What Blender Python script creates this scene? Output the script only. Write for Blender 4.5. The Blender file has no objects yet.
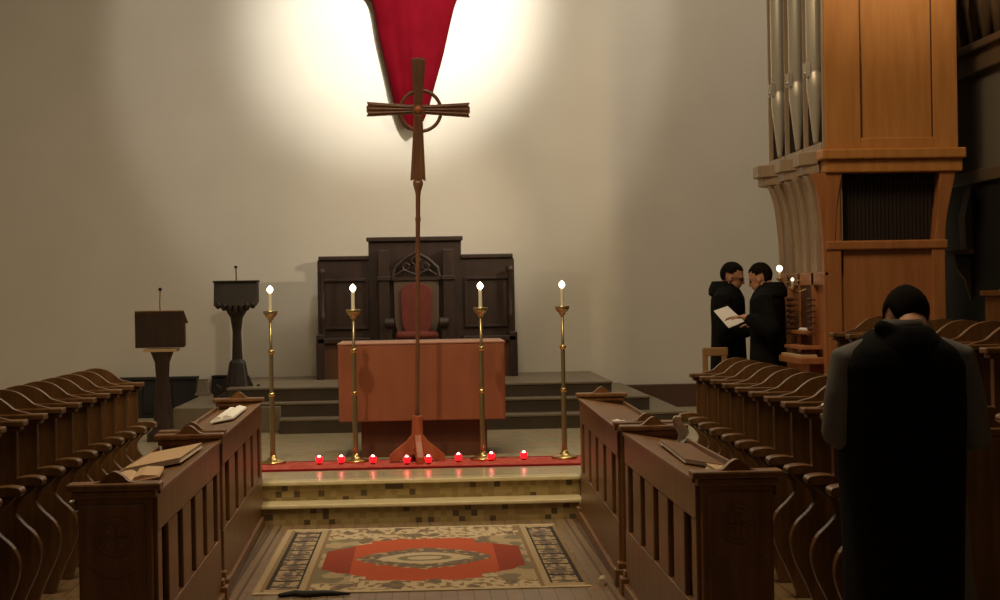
import bpy, bmesh, math, random
from mathutils import Vector, Matrix, Euler, noise
random.seed(7)
C = bpy.context.scene
COL = C.collection
PI = math.pi

# ------------------------------------------------------------------ camera
cam_d = bpy.data.cameras.new('camera')
cam_d.sensor_width = 36.0
cam_d.lens = 36.0 * 1700 / 1000
cam_d.clip_end = 200
cam = bpy.data.objects.new('camera', cam_d)
COL.objects.link(cam)
YAW, PITCH, ROLL = math.atan(80 / 1700), 0.0032, -0.017
cam.matrix_world = Matrix.Translation((0, 0, 1.65)) @ Matrix.Rotation(-YAW, 4, 'Z') @ Matrix.Rotation(PI / 2 - PITCH, 4, 'X') @ Matrix.Rotation(ROLL, 4, 'Z')
C.camera = cam

# ------------------------------------------------------------------ world, exposure, lights
w = bpy.data.worlds.new('world')
C.world = w
w.use_nodes = True
w.node_tree.nodes['Background'].inputs[0].default_value = (1.0, 0.80, 0.58, 1)
w.node_tree.nodes['Background'].inputs[1].default_value = 0.018
C.view_settings.view_transform = 'Standard'
C.view_settings.look = 'None'
C.view_settings.gamma = 1
C.view_settings.use_curve_mapping = False
C.view_settings.exposure = 0.0


def spot(name, loc, target, power, deg, blend, color, size=0.1):
    d = bpy.data.lights.new(name, 'SPOT')
    d.energy = power
    d.spot_size = math.radians(deg)
    d.spot_blend = blend
    d.color = color
    d.shadow_soft_size = size
    o = bpy.data.objects.new(name, d)
    o.location = loc
    o.rotation_euler = (Vector(target) - Vector(loc)).to_track_quat('-Z', 'Y').to_euler()
    COL.objects.link(o)
    return o


def area(name, loc, target, power, sx, sy, color):
    d = bpy.data.lights.new(name, 'AREA')
    d.shape = 'RECTANGLE'
    d.size, d.size_y = sx, sy
    d.energy = power
    d.color = color
    o = bpy.data.objects.new(name, d)
    o.location = loc
    o.rotation_euler = (Vector(target) - Vector(loc)).to_track_quat('-Z', 'Y').to_euler()
    COL.objects.link(o)
    return o


spot('crucifix_spotlight', (2.3, 12.6, 7.2), (-0.10, 20, 5.05), 6800, 28, 1.0, (1.0, 0.96, 0.88), 0.22)
spot('wall_wash_light', (0.5, 13.4, 9.0), (-0.12, 20, 5.65), 620, 49.5, 0.22, (1.0, 0.93, 0.83), 0.10)
area('wall_bounce_fill', (2.6, 15.8, 9.2), (1.4, 20, 1.5), 240, 6.0, 0.6, (1.0, 0.87, 0.70))  # added unseen fill, stands in for light bounced onto the back wall
spot('side_light_right', (2.75, 17.55, 3.55), (-1.9, 19.6, 1.7), 330, 75, 1.0, (1.0, 0.82, 0.60), 0.03)
spot('side_light_left', (-3.2, 17.4, 3.3), (1.6, 19.7, 1.7), 90, 70, 1.0, (1.0, 0.80, 0.56), 0.05)
spot('organ_light', (3.55, 6.6, 6.6), (3.58, 12.6, 5.0), 1250, 30, 1.0, (1.0, 0.75, 0.42), 0.15)
spot('sanctuary_light', (-1.4, 10.2, 7.5), (-0.2, 13.0, 0.3), 780, 44, 0.9, (1.0, 0.85, 0.58), 0.12)
area('ceiling_light_choir', (0, 8.2, 8.3), (0, 9.2, 0), 330, 2.5, 3.0, (1.0, 0.76, 0.46))
area('ceiling_light_nave', (-1, -3, 7.0), (0, 14, 1.0), 17, 3, 2, (1.0, 0.78, 0.52))

# ------------------------------------------------------------------ materials


def mat(name, color, rough=0.5, metal=0.0, spec=0.5, color2=None, scale=(1, 1, 1), nscale=6.0, bump=0.0, lo=0.35, hi=0.7, detail=5):
    m = bpy.data.materials.new(name)
    m.use_nodes = True
    n = m.node_tree.nodes
    l = m.node_tree.links
    b = n['Principled BSDF']
    b.inputs['Base Color'].default_value = (*color, 1)
    b.inputs['Roughness'].default_value = rough
    b.inputs['Metallic'].default_value = metal
    b.inputs['Specular IOR Level'].default_value = spec
    if color2 is not None or bump:
        tc = n.new('ShaderNodeTexCoord')
        mp = n.new('ShaderNodeMapping')
        mp.inputs['Scale'].default_value = scale
        nz = n.new('ShaderNodeTexNoise')
        nz.inputs['Scale'].default_value = nscale
        nz.inputs['Detail'].default_value = detail
        l.new(tc.outputs['Object'], mp.inputs[0])
        l.new(mp.outputs[0], nz.inputs['Vector'])
        if color2 is not None:
            cr = n.new('ShaderNodeValToRGB')
            cr.color_ramp.elements[0].position = lo
            cr.color_ramp.elements[0].color = (*color, 1)
            cr.color_ramp.elements[1].position = hi
            cr.color_ramp.elements[1].color = (*color2, 1)
            l.new(nz.outputs['Fac'], cr.inputs[0])
            l.new(cr.outputs[0], b.inputs['Base Color'])
        if bump:
            bp = n.new('ShaderNodeBump')
            bp.inputs['Strength'].default_value = bump
            bp.inputs['Distance'].default_value = 0.01
            l.new(nz.outputs['Fac'], bp.inputs['Height'])
            l.new(bp.outputs[0], b.inputs['Normal'])
    return m


def emit(name, color, strength):
    m = bpy.data.materials.new(name)
    m.use_nodes = True
    b = m.node_tree.nodes['Principled BSDF']
    b.inputs['Base Color'].default_value = (*color, 1)
    b.inputs['Emission Color'].default_value = (*color, 1)
    b.inputs['Emission Strength'].default_value = strength
    return m


def mosaic(name, ca, cb, cdark, size=0.045):
    """small square stone tiles, each with its own colour"""
    m = bpy.data.materials.new(name)
    m.use_nodes = True
    n = m.node_tree.nodes
    l = m.node_tree.links
    b = n['Principled BSDF']
    b.inputs['Roughness'].default_value = 0.35
    tc = n.new('ShaderNodeTexCoord')
    sn = n.new('ShaderNodeVectorMath')
    sn.operation = 'SNAP'
    sn.inputs[1].default_value = (size, size, size)
    ad = n.new('ShaderNodeVectorMath')
    ad.operation = 'ADD'
    ad.inputs[1].default_value = (0.013, 0.011, 0.007)
    l.new(tc.outputs['Object'], ad.inputs[0])
    l.new(ad.outputs[0], sn.inputs[0])
    wn = n.new('ShaderNodeTexWhiteNoise')
    l.new(sn.outputs[0], wn.inputs['Vector'])
    cr = n.new('ShaderNodeValToRGB')
    e = cr.color_ramp
    e.interpolation = 'CONSTANT'
    e.elements[0].position = 0
    e.elements[0].color = (*ca, 1)
    e.elements[1].position = 0.45
    e.elements[1].color = (*cb, 1)
    k = e.elements.new(0.90)
    k.color = (*cdark, 1)
    l.new(wn.outputs['Value'], cr.inputs[0])
    l.new(cr.outputs[0], b.inputs['Base Color'])
    return m


M = {}
M['stall'] = mat('stall_oak', (0.105, 0.048, 0.016), 0.34, color2=(0.20, 0.094, 0.031), scale=(1, 1, 0.15), nscale=22, bump=0.08)
M['desk'] = mat('desk_oak', (0.15, 0.068, 0.024), 0.36, color2=(0.24, 0.112, 0.040), scale=(1, 1, 0.15), nscale=20, bump=0.08)
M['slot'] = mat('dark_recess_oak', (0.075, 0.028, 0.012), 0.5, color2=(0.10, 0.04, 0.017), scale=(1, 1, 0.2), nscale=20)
M['throne'] = mat('throne_walnut', (0.021, 0.0095, 0.005), 0.5, color2=(0.036, 0.016, 0.0085), scale=(1, 1, 0.2), nscale=16, bump=0.1)
M['lectern'] = mat('lectern_walnut', (0.030, 0.014, 0.008), 0.5, color2=(0.050, 0.024, 0.013), scale=(1, 1, 0.2), nscale=16, bump=0.1)
M['blackwood'] = mat('black_stained_wood', (0.014, 0.008, 0.005), 0.5, color2=(0.026, 0.014, 0.009), scale=(1, 1, 0.2), nscale=16, bump=0.1)
M['cross'] = mat('cross_wood', (0.12, 0.050, 0.022), 0.38, color2=(0.19, 0.082, 0.036), scale=(1, 1, 0.2), nscale=18)
M['crossbase'] = mat('cross_base_wood', (0.32, 0.085, 0.032), 0.4, color2=(0.42, 0.13, 0.05), scale=(1, 1, 0.2), nscale=14)
M['altar'] = mat('altar_cherry', (0.27, 0.085, 0.037), 0.55, color2=(0.32, 0.105, 0.047), scale=(1, 1, 0.3), nscale=9, bump=0.03)
M['altar_top_lit'] = mat('altar_top_lit_cherry', (0.42, 0.18, 0.10), 0.4)  # paler cherry: the light on the top edge is put into the colour
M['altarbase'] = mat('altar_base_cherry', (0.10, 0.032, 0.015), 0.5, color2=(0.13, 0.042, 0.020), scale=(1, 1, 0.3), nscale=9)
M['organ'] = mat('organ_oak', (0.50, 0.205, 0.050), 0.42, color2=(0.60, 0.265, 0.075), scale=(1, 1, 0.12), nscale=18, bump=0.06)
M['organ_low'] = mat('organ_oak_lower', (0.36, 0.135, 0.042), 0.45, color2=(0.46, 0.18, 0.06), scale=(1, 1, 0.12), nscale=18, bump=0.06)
M['organ_pale'] = mat('organ_painted_oak', (0.33, 0.235, 0.15), 0.5, color2=(0.40, 0.29, 0.19), scale=(1, 1, 0.12), nscale=18)
M['pipe'] = mat('pipe_metal', (0.60, 0.56, 0.48), 0.45, metal=0.5)
M['grille'] = mat('grille_black', (0.026, 0.014, 0.008), 0.7)
M['black'] = mat('black_gap', (0.008, 0.006, 0.005), 0.8)
M['brass'] = mat('brass', (0.72, 0.52, 0.20), 0.28, metal=1.0)
M['brassdark'] = mat('aged_brass', (0.42, 0.33, 0.17), 0.35, metal=0.9)
M['wax'] = mat('candle_wax', (0.85, 0.78, 0.62), 0.5)
M['flame'] = emit('candle_flame', (1.0, 0.84, 0.58), 5)
M['votive'] = emit('lit_red_glass', (1.0, 0.010, 0.018), 1.5)
M['votive_dark'] = mat('red_glass_foot', (0.35, 0.005, 0.01), 0.1)
M['votive_flame'] = emit('votive_flame', (1.0, 0.42, 0.42), 9)
M['paper'] = mat('paper', (0.86, 0.82, 0.75), 0.7)
M['paperwarm'] = mat('aged_paper', (0.62, 0.42, 0.24), 0.6)
M['cloth_black'] = mat('black_wool', (0.007, 0.0068, 0.0065), 0.95, spec=0.1, color2=(0.011, 0.0105, 0.010), nscale=30)
M['cloth_grey'] = mat('grey_wool', (0.145, 0.135, 0.13), 0.95, spec=0.1, color2=(0.17, 0.16, 0.155), nscale=30)
M['skin'] = mat('skin', (0.52, 0.26, 0.155), 0.5)
M['hair'] = mat('dark_hair', (0.008, 0.006, 0.005), 0.9, spec=0.05, color2=(0.016, 0.011, 0.008), nscale=60)
M['plaster'] = mat('wall_plaster', (0.57, 0.53, 0.445), 0.9, spec=0.1, color2=(0.60, 0.56, 0.475), nscale=1.5, bump=0.04)
M['red'] = mat('red_veil', (0.078, 0.0008, 0.0035), 0.8, spec=0.03, color2=(0.098, 0.0013, 0.005), nscale=4)
M['redcushion'] = mat('red_upholstery', (0.115, 0.018, 0.010), 0.8, color2=(0.15, 0.026, 0.014), nscale=12)
M['beige_edge'] = mat('chair_back_frame', (0.085, 0.055, 0.035), 0.5)
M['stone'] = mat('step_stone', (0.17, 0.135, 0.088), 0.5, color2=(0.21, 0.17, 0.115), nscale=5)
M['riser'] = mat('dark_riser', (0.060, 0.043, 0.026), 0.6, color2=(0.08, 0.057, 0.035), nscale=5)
M['cream'] = mat('cream_marble', (0.62, 0.52, 0.30), 0.22, color2=(0.72, 0.62, 0.38), nscale=7)
M['mosaic'] = mosaic('mosaic_riser', (0.24, 0.165, 0.062), (0.30, 0.22, 0.09), (0.075, 0.050, 0.024))
M['carpet'] = mat('red_carpet', (0.42, 0.05, 0.04), 0.95, spec=0.1, color2=(0.52, 0.15, 0.11), nscale=16)
M['carpetedge'] = mat('red_carpet_border', (0.22, 0.010, 0.012), 0.95, spec=0.1)
M['dark'] = mat('dark_wainscot', (0.009, 0.0075, 0.006), 0.7)
M['wallwood'] = mat('baseboard_wood', (0.075, 0.036, 0.018), 0.5)
M['chairwood'] = mat('light_chair_wood', (0.34, 0.19, 0.08), 0.45)
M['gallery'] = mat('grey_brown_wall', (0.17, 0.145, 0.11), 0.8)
M['gallerywood'] = mat('gallery_wood', (0.15, 0.095, 0.055), 0.5)
M['ivory'] = mat('ivory', (0.62, 0.52, 0.38), 0.4)


def floor_mat(name, ca, cb, cdark, rough, brick=(0.5, 0.25)):
    m = bpy.data.materials.new(name)
    m.use_nodes = True
    n = m.node_tree.nodes
    l = m.node_tree.links
    b = n['Principled BSDF']
    b.inputs['Roughness'].default_value = rough
    tc = n.new('ShaderNodeTexCoord')
    br = n.new('ShaderNodeTexBrick')
    br.inputs['Scale'].default_value = 1
    br.inputs['Brick Width'].default_value = brick[0]
    br.inputs['Row Height'].default_value = brick[1]
    br.inputs['Mortar Size'].default_value = 0.004
    br.inputs['Color1'].default_value = (*ca, 1)
    br.inputs['Color2'].default_value = (*cb, 1)
    br.inputs['Mortar'].default_value = (*cdark, 1)
    l.new(tc.outputs['Object'], br.inputs['Vector'])
    nz = n.new('ShaderNodeTexNoise')
    nz.inputs['Scale'].default_value = 9
    mx = n.new('ShaderNodeMix')
    mx.data_type = 'RGBA'
    mx.blend_type = 'MULTIPLY'
    mx.inputs[0].default_value = 0.5
    l.new(tc.outputs['Object'], nz.inputs['Vector'])
    l.new(br.outputs[0], mx.inputs[6])
    l.new(nz.outputs['Color'], mx.inputs[7])
    l.new(mx.outputs[2], b.inputs['Base Color'])
    return m


M['floor'] = floor_mat('choir_floor', (0.30, 0.19, 0.095), (0.26, 0.165, 0.08), (0.10, 0.06, 0.03), 0.35, (0.09, 1.2))
M['sfloor'] = floor_mat('sanctuary_floor', (0.72, 0.60, 0.38), (0.68, 0.565, 0.355), (0.60, 0.49, 0.30), 0.20, (0.30, 0.30))
M['stripdark'] = mat('floor_strip', (0.085, 0.048, 0.024), 0.4)

# ------------------------------------------------------------------ mesh helpers


class MB:
    def __init__(self):
        self.bm = bmesh.new()

    def box(self, x0, x1, y0, y1, z0, z1, mi=0):
        vs = [self.bm.verts.new(p) for p in ((x0, y0, z0), (x1, y0, z0), (x1, y1, z0), (x0, y1, z0), (x0, y0, z1), (x1, y0, z1), (x1, y1, z1), (x0, y1, z1))]
        for f in ((3, 2, 1, 0), (4, 5, 6, 7), (0, 1, 5, 4), (1, 2, 6, 5), (2, 3, 7, 6), (3, 0, 4, 7)):
            self.bm.faces.new([vs[i] for i in f]).material_index = mi
        return self

    def prism(self, pts, axis, a0, a1):
        """2-D polygon pts swept along axis; (x: pts=(y,z)) (y: pts=(x,z)) (z: pts=(x,y))"""
        def P(p, a):
            return (a, p[0], p[1]) if axis == 'x' else ((p[0], a, p[1]) if axis == 'y' else (p[0], p[1], a))
        A = [self.bm.verts.new(P(p, a0)) for p in pts]
        B = [self.bm.verts.new(P(p, a1)) for p in pts]
        n = len(pts)
        self.bm.faces.new(A)
        self.bm.faces.new(B[::-1])
        for i in range(n):
            self.bm.faces.new((A[i], B[i], B[(i + 1) % n], A[(i + 1) % n]))
        return self

    def lathe(self, prof, cx=0, cy=0, cz=0, seg=24):
        rings = []
        for r, z in prof:
            rings.append([self.bm.verts.new((cx + max(r, 1e-4) * math.cos(2 * PI * k / seg), cy + max(r, 1e-4) * math.sin(2 * PI * k / seg), cz + z)) for k in range(seg)])
        for a, b in zip(rings, rings[1:]):
            for k in range(seg):
                self.bm.faces.new((a[k], a[(k + 1) % seg], b[(k + 1) % seg], b[k]))
        self.bm.faces.new(rings[0][::-1])
        self.bm.faces.new(rings[-1])
        return self

    def loft(self, secs, seg=24, flat=0.0):
        """secs: (centre Vector, rx, ry, tiltdir) horizontal ellipses"""
        rings = []
        for s in secs:
            c, rx, ry = Vector(s[0]), s[1], s[2]
            p = s[3] if len(s) > 3 else 2.0
            ring = []
            for k in range(seg):
                t = 2 * PI * k / seg
                ct, st = math.cos(t), math.sin(t)
                x = math.copysign(abs(ct) ** (2 / p), ct) * rx
                y = math.copysign(abs(st) ** (2 / p), st) * ry
                ring.append(self.bm.verts.new(c + Vector((x, y, 0))))
            rings.append(ring)
        for a, b in zip(rings, rings[1:]):
            for k in range(seg):
                self.bm.faces.new((a[k], a[(k + 1) % seg], b[(k + 1) % seg], b[k]))
        self.bm.faces.new(rings[0][::-1])
        self.bm.faces.new(rings[-1])
        return self

    def tube(self, pts, rads, seg=12, caps=True):
        pts = [Vector(p) for p in pts]
        if not hasattr(rads, '__len__'):
            rads = [rads] * len(pts)
        if caps:   # rounded ends
            d0 = (pts[0] - pts[1]).normalized()
            d1 = (pts[-1] - pts[-2]).normalized()
            P0 = [(pts[0] + d0 * rads[0] * math.sin(a), rads[0] * math.cos(a)) for a in (PI / 2 * 0.95, PI / 3, PI / 6)]
            P1 = [(pts[-1] + d1 * rads[-1] * math.sin(a), rads[-1] * math.cos(a)) for a in (PI / 6, PI / 3, PI / 2 * 0.95)]
            pr = P0 + list(zip(pts, rads)) + P1
        else:
            pr = list(zip(pts, rads))
        rings = []
        prev = None
        for i, (p, r) in enumerate(pr):
            a = pr[max(i - 1, 0)][0]
            b = pr[min(i + 1, len(pr) - 1)][0]
            t = (b - a).normalized()
            if prev is None:
                ref = Vector((0, 0, 1)) if abs(t.z) < 0.9 else Vector((0, 1, 0))
                u = t.cross(ref).normalized()
            else:
                u = (prev - t * prev.dot(t)).normalized()
            prev = u
            v = t.cross(u)
            rings.append([self.bm.verts.new(p + (u * math.cos(2 * PI * k / seg) + v * math.sin(2 * PI * k / seg)) * r) for k in range(seg)])
        for a, b in zip(rings, rings[1:]):
            for k in range(seg):
                self.bm.faces.new((a[k], a[(k + 1) % seg], b[(k + 1) % seg], b[k]))
        self.bm.faces.new(rings[0][::-1])
        self.bm.faces.new(rings[-1])
        return self

    def ball(self, c, rx, ry=None, rz=None, rot=None, seg=20):
        ry = rx if ry is None else ry
        rz = rx if rz is None else rz
        mt = Matrix.Translation(c) @ (rot.to_matrix().to_4x4() if rot else Matrix.Identity(4)) @ Matrix.Diagonal((rx, ry, rz, 1))
        bmesh.ops.create_uvsphere(self.bm, u_segments=seg, v_segments=seg // 2, radius=1, matrix=mt)
        return self

    def torus(self, c, R, r, axis='y', seg=40, s2=10):
        rings = []
        for i in range(seg):
            a = 2 * PI * i / seg
            ring = []
            for k in range(s2):
                b = 2 * PI * k / s2
                rr = R + r * math.cos(b)
                h = r * math.sin(b)
                p = (rr * math.cos(a), h, rr * math.sin(a)) if axis == 'y' else ((h, rr * math.cos(a), rr * math.sin(a)) if axis == 'x' else (rr * math.cos(a), rr * math.sin(a), h))
                ring.append(self.bm.verts.new(Vector(c) + Vector(p)))
            rings.append(ring)
        for i in range(seg):
            a, b = rings[i], rings[(i + 1) % seg]
            for k in range(s2):
                self.bm.faces.new((a[k], a[(k + 1) % s2], b[(k + 1) % s2], b[k]))
        return self

    def transform(self, m):
        bmesh.ops.transform(self.bm, matrix=m, verts=self.bm.verts)
        return self

    def build(self, name, material, parent=None, smooth=False, bevel=0.0, remesh=0.0, smooth_iter=0):
        bmesh.ops.recalc_face_normals(self.bm, faces=self.bm.faces)
        me = bpy.data.meshes.new(name)
        self.bm.to_mesh(me)
        self.bm.free()
        for m in (material if isinstance(material, (list, tuple)) else [material]):
            me.materials.append(m)
        if smooth:
            for p in me.polygons:
                p.use_smooth = True
        o = bpy.data.objects.new(name, me)
        COL.objects.link(o)
        if parent:
            o.parent = parent
        if remesh:
            r = o.modifiers.new('remesh', 'REMESH')
            r.mode = 'VOXEL'
            r.voxel_size = remesh
            r.use_smooth_shade = True
        if smooth_iter:
            s = o.modifiers.new('smooth', 'SMOOTH')
            s.factor = 0.6
            s.iterations = smooth_iter
        if bevel:
            b = o.modifiers.new('bevel', 'BEVEL')
            b.width = bevel
            b.segments = 2
            b.limit_method = 'ANGLE'
            b.angle_limit = math.radians(40)
        return o


def thing(name, label, cat, loc=(0, 0, 0), rz=0.0, group=None):
    o = bpy.data.objects.new(name, None)
    o.empty_display_size = 0.1
    COL.objects.link(o)
    o.location = loc
    o.rotation_euler = (0, 0, rz)
    return tag(o, label, cat, group)


def tag(o, label, cat, group=None):
    o['label'] = label
    o['category'] = cat
    if group:
        o['group'] = group
    return o


def struct(o):
    o['kind'] = 'structure'
    return o


def copy_tree(o, parent=None):
    c = o.copy()
    COL.objects.link(c)
    if parent:
        c.parent = parent
    for ch in list(CH.get(o.name, [])):
        c2 = copy_tree(ch, c)
    return c


CH = {}


def index_children():
    CH.clear()
    for o in COL.objects:
        if o.parent:
            CH.setdefault(o.parent.name, []).append(o)


def arc(cx, cz, r, a0, a1, n):
    return [(cx + r * math.cos(a0 + (a1 - a0) * i / n), cz + r * math.sin(a0 + (a1 - a0) * i / n)) for i in range(n + 1)]


def spline(pts, n=6):
    """Catmull-Rom through 2-D points"""
    out = []
    P = [pts[0]] + list(pts) + [pts[-1]]
    for i in range(1, len(P) - 2):
        p0, p1, p2, p3 = P[i - 1], P[i], P[i + 1], P[i + 2]
        for k in range(n):
            t = k / n
            out.append(tuple(0.5 * ((2 * p1[j]) + (-p0[j] + p2[j]) * t + (2 * p0[j] - 5 * p1[j] + 4 * p2[j] - p3[j]) * t * t + (-p0[j] + 3 * p1[j] - 3 * p2[j] + p3[j]) * t ** 3) for j in range(2)))
    out.append(tuple(pts[-1]))
    return out


# ------------------------------------------------------------------ the setting
L1 = 0.29
WY = 20.0
struct(MB().box(-7, 7, -4, 12.7, -0.1, 0).build('floor', M['floor']))
struct(MB().box(-7, 7, 12.68, WY + .2, 0.0, L1 - .03).build('floor_sanctuary_base', M['stone']))
struct(MB().box(-7, 7, 12.66, WY + .2, L1 - .03, L1).build('floor_sanctuary', M['sfloor'], bevel=.006))
struct(MB().box(-1.19, 1.17, 12.40, 12.68, 0.0, 0.12).build('trim_1', M['mosaic']))
struct(MB().box(-1.19, 1.17, 12.375, 12.68, 0.12, 0.148).build('trim_2', M['cream'], bevel=.008))
struct(MB().box(-1.19, 1.17, 12.655, 12.68, 0.148, L1 - .028).build('trim_3', M['mosaic']))
struct(MB().box(-1.19, 1.17, 12.63, 12.80, L1 - .028, L1 + .001).build('trim_4', M['cream'], bevel=.008))
struct(MB().box(-7, 7, WY, WY + .2, 0, 9.5).build('wall_back', M['plaster']))
struct(MB().box(-7.2, -7, -4, WY, 0, 9.5).build('wall_left', M['plaster']))
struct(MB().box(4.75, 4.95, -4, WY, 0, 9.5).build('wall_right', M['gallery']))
struct(MB().box(2.30, 4.75, 19.955, 20, L1, 0.56).build('baseboard_back', M['wallwood'], bevel=.01))
# floor border strips either side of the rug
for n_, (a, b) in enumerate(((-1.12, -1.085), (-1.04, -1.025), (1.025, 1.04), (1.085, 1.12))):
    struct(MB().box(a, b, 5.5, 12.39, 0, 0.004).build('trim_%d' % (n_ + 5), M['stripdark']))

# throne dais: three steps running round it
for n_, (xw0, xw1, y0, z0, z1) in enumerate(((-1.42, 2.67, 17.10, L1, .44), (-2.0, 2.34, 17.40, .44, .585), (-2.0, 1.98, 17.65, .585, .73))):
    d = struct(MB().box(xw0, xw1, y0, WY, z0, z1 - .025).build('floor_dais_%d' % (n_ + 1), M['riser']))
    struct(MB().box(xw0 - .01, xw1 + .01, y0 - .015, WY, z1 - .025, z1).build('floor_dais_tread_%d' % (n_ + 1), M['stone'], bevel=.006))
struct(MB().box(-2.52, -1.43, 17.35, WY, L1, .555).build('floor_block', M['stone'], bevel=.01))

# dark heater covers against the back wall, left
def heater(x0, x1, label):
    t = thing('heater_cover', label, 'heater', ((x0 + x1) / 2, 19.9, L1), 0, 'dark heater covers along the back wall')
    w_ = (x1 - x0) / 2
    MB().box(-w_, w_, -.08, .09, 0, .44).build('housing', M['dark'], t, bevel=.006)
    MB().box(-w_ - .01, w_ + .01, -.1, .095, .44, .47).build('top_ledge', M['dark'], t, bevel=.004)
    k = max(2, int(w_ * 2 / .28))
    for i in range(k):
        x = -w_ + (i + .5) * 2 * w_ / k
        MB().box(x - .10, x + .10, -.092, -.08, .06, .38).build('grille_panel', M['dark'], t, bevel=.004)


heater(-3.62, -2.60, 'long black heater cover on back wall behind the plain square lectern')
heater(-2.42, -2.05, 'short black heater cover on the block behind the tall carved lectern')
COL.objects['heater_cover.001'].location.z = .555
COL.objects['heater_cover.001'].scale = (1, 1, .45)

# ------------------------------------------------------------------ red-veiled crucifix on the wall
vx = -0.045
t = thing('veiled_crucifix', 'large crucifix covered by a red veil hanging high on back wall', 'crucifix', (vx, 19.93, 3.66))
MB().box(-.09, .09, -.06, .05, .25, 3.0).box(-.8, .8, -.061, .049, 1.86, 2.04).build('cross_beam', M['cross'], t, bevel=.01)


def veil():
    bm = bmesh.new()
    # half widths against height below / above the arms (local z)
    prof = [(-.075, .03, -.02), (-.045, .085, .0), (0.0, .12, .0), (.1, .165, .0), (.25, .215, .02), (.45, .265, .035), (.65, .315, .05), (.85, .365, .06), (1.05, .41, .065), (1.25, .45, .07), (1.42, .485, .07),
            (1.50, .53, .075), (1.56, .60, .08), (1.64, .72, .085), (1.75, .84, .085), (1.9, .87, .085), (2.05, .85, .085), (2.15, .5, .08), (2.6, .24, .08), (3.05, .2, .08), (3.1, .12, .02)]
    N = 64
    rows = []
    for z, hw, dx in prof:
        row = []
        for k in range(N + 1):
            s = -1 + 2 * k / N
            x = s * hw * (1 + .012 * math.sin(z * 9 + s)) + dx * .0 + .045 * (z / 1.4 - .3) * (1 if z < 1.5 else 1)
            fold = .014 * math.sin(s * 7 + z * 2.2) + .004 * math.sin(s * 17 + z * 1.1)
            depth = .11 * math.sqrt(max(0, 1 - s * s)) + fold * (1 - abs(s)) * min(1, hw * 3)
            row.append(bm.verts.new((x, -.06 - depth, z)))
        rows.append(row)
    for a, b in zip(rows, rows[1:]):
        for k in range(N):
            bm.faces.new((a[k], a[k + 1], b[k + 1], b[k]))
    m = MB()
    m.bm.free()
    m.bm = bm
    o = m.build('veil', M['red'], t, smooth=True)
    s = o.modifiers.new('subsurf', 'SUBSURF')
    s.levels = s.render_levels = 1
    s = o.modifiers.new('thick', 'SOLIDIFY')
    s.thickness = .02
    return o


veil()

# ------------------------------------------------------------------ throne
TX, TY, TZ = -0.04, 19.12, .73
t = thing('sedilia_throne', 'broad dark carved throne with stepped back and red upholstered seat', 'throne', (TX, TY, TZ))
t.scale = (1.022, 1, 1)
# stepped back board
bp = [(-1.105, 0), (-1.105, 1.30)] + arc(-1.035, 1.31, .07, PI, PI / 2, 6) + [(-.53, 1.385), (-.53, 1.585), (.51, 1.585), (.51, 1.385), (1.035, 1.38)] + arc(1.035, 1.31, .07, PI / 2, 0, 6) + [(1.105, 0)]
MB().prism(bp, 'y', .42, .50).build('back_board', M['throne'], t, bevel=.008)
m = MB().box(-.55, .53, .38, .44, 1.55, 1.60).box(-1.09, -.53, .39, .44, 1.345, 1.39).box(.51, 1.09, .39, .44, 1.345, 1.39)
m.build('cornice', M['throne'], t, bevel=.008)
for s in (-1, 1):
    cx = s * .80
    m = MB()
    m.box(cx - .26, cx + .26, .395, .42, 1.10, 1.13).box(cx - .26, cx + .26, .395, .42, .55, .58)
    m.box(cx - .26, cx - .235, .395, .42, .58, 1.10).box(cx + .235, cx + .26, .395, .42, .58, 1.10)
    m.build('back_panel_frame', M['throne'], t, bevel=.004)
    # wing post with turned shaft
    MB().box(s * 1.06 - .045, s * 1.06 + .045, -.02, .42, 0, .50).build('side_panel', M['throne'], t, bevel=.006)
    MB().lathe([(.045, 0), (.045, .06), (.03, .08), (.034, .25), (.028, .45), (.042, .49), (.03, .52), (.028, .95), (.045, 1.0), (.045, 1.05)], s * 1.05, .30, 0.2).build('corner_post', M['throne'], t, smooth=True)
    MB().box(s * .80 - .29, s * .80 + .29, -.02, .42, .40, .46).build('side_seat', M['throne'], t, bevel=.008)
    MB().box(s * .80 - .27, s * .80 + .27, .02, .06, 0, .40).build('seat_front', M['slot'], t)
    # centre column
    MB().box(s * .36 - .06, s * .36 + .06, .30, .42, .40, 1.45).box(s * .36 - .075, s * .36 + .075, .28, .42, 1.10, 1.15).build('pilaster', M['throne'], t, bevel=.006)
    # scrolled arm
    MB().box(s * .30 - .035, s * .30 + .035, -.02, .36, .60, .65).tube([(s * .30 - .05, -.03, .62), (s * .30 + .05, -.03, .62)], .055, 16, False).box(s * .30 - .03, s * .30 + .03, -.02, .04, .0, .6).build('scrolled_arm', M['throne'], t, bevel=.006)
# gothic tracery arch above the seat back
m = MB()
for s in (-1, 1):
    m.tube([(s * .26, .34, 1.14), (s * .24, .34, 1.24), (s * .14, .34, 1.34), (0, .34, 1.42)], .022, 8)
    m.tube([(s * .24, .34, 1.15), (s * .14, .34, 1.22), (s * .02, .34, 1.17)], .014, 8)
    m.torus((s * .11, .34, 1.255), .038, .011)
m.torus((0, .34, 1.32), .045, .012)
m.box(-.27, .27, .32, .38, 1.10, 1.14)
m.build('tracery', M['throne'], t)
pts = [(-.22, .50), (-.25, .62), (-.255, 1.10), (.255, 1.10), (.25, .62), (.22, .50), (.10, .44), (-.10, .44)]
MB().prism([(x, z) for x, z in pts], 'y', .34, .40).build('seat_back_frame', M['beige_edge'], t, bevel=.01)
pts = spline([(-.10, .46), (-.16, .58), (-.175, .80), (-.16, 1.01), (0, 1.07), (.16, 1.01), (.175, .80), (.16, .58), (.10, .46)], 4)
MB().prism(pts, 'y', .315, .345).build('back_cushion', M['redcushion'], t, bevel=.01)
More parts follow.
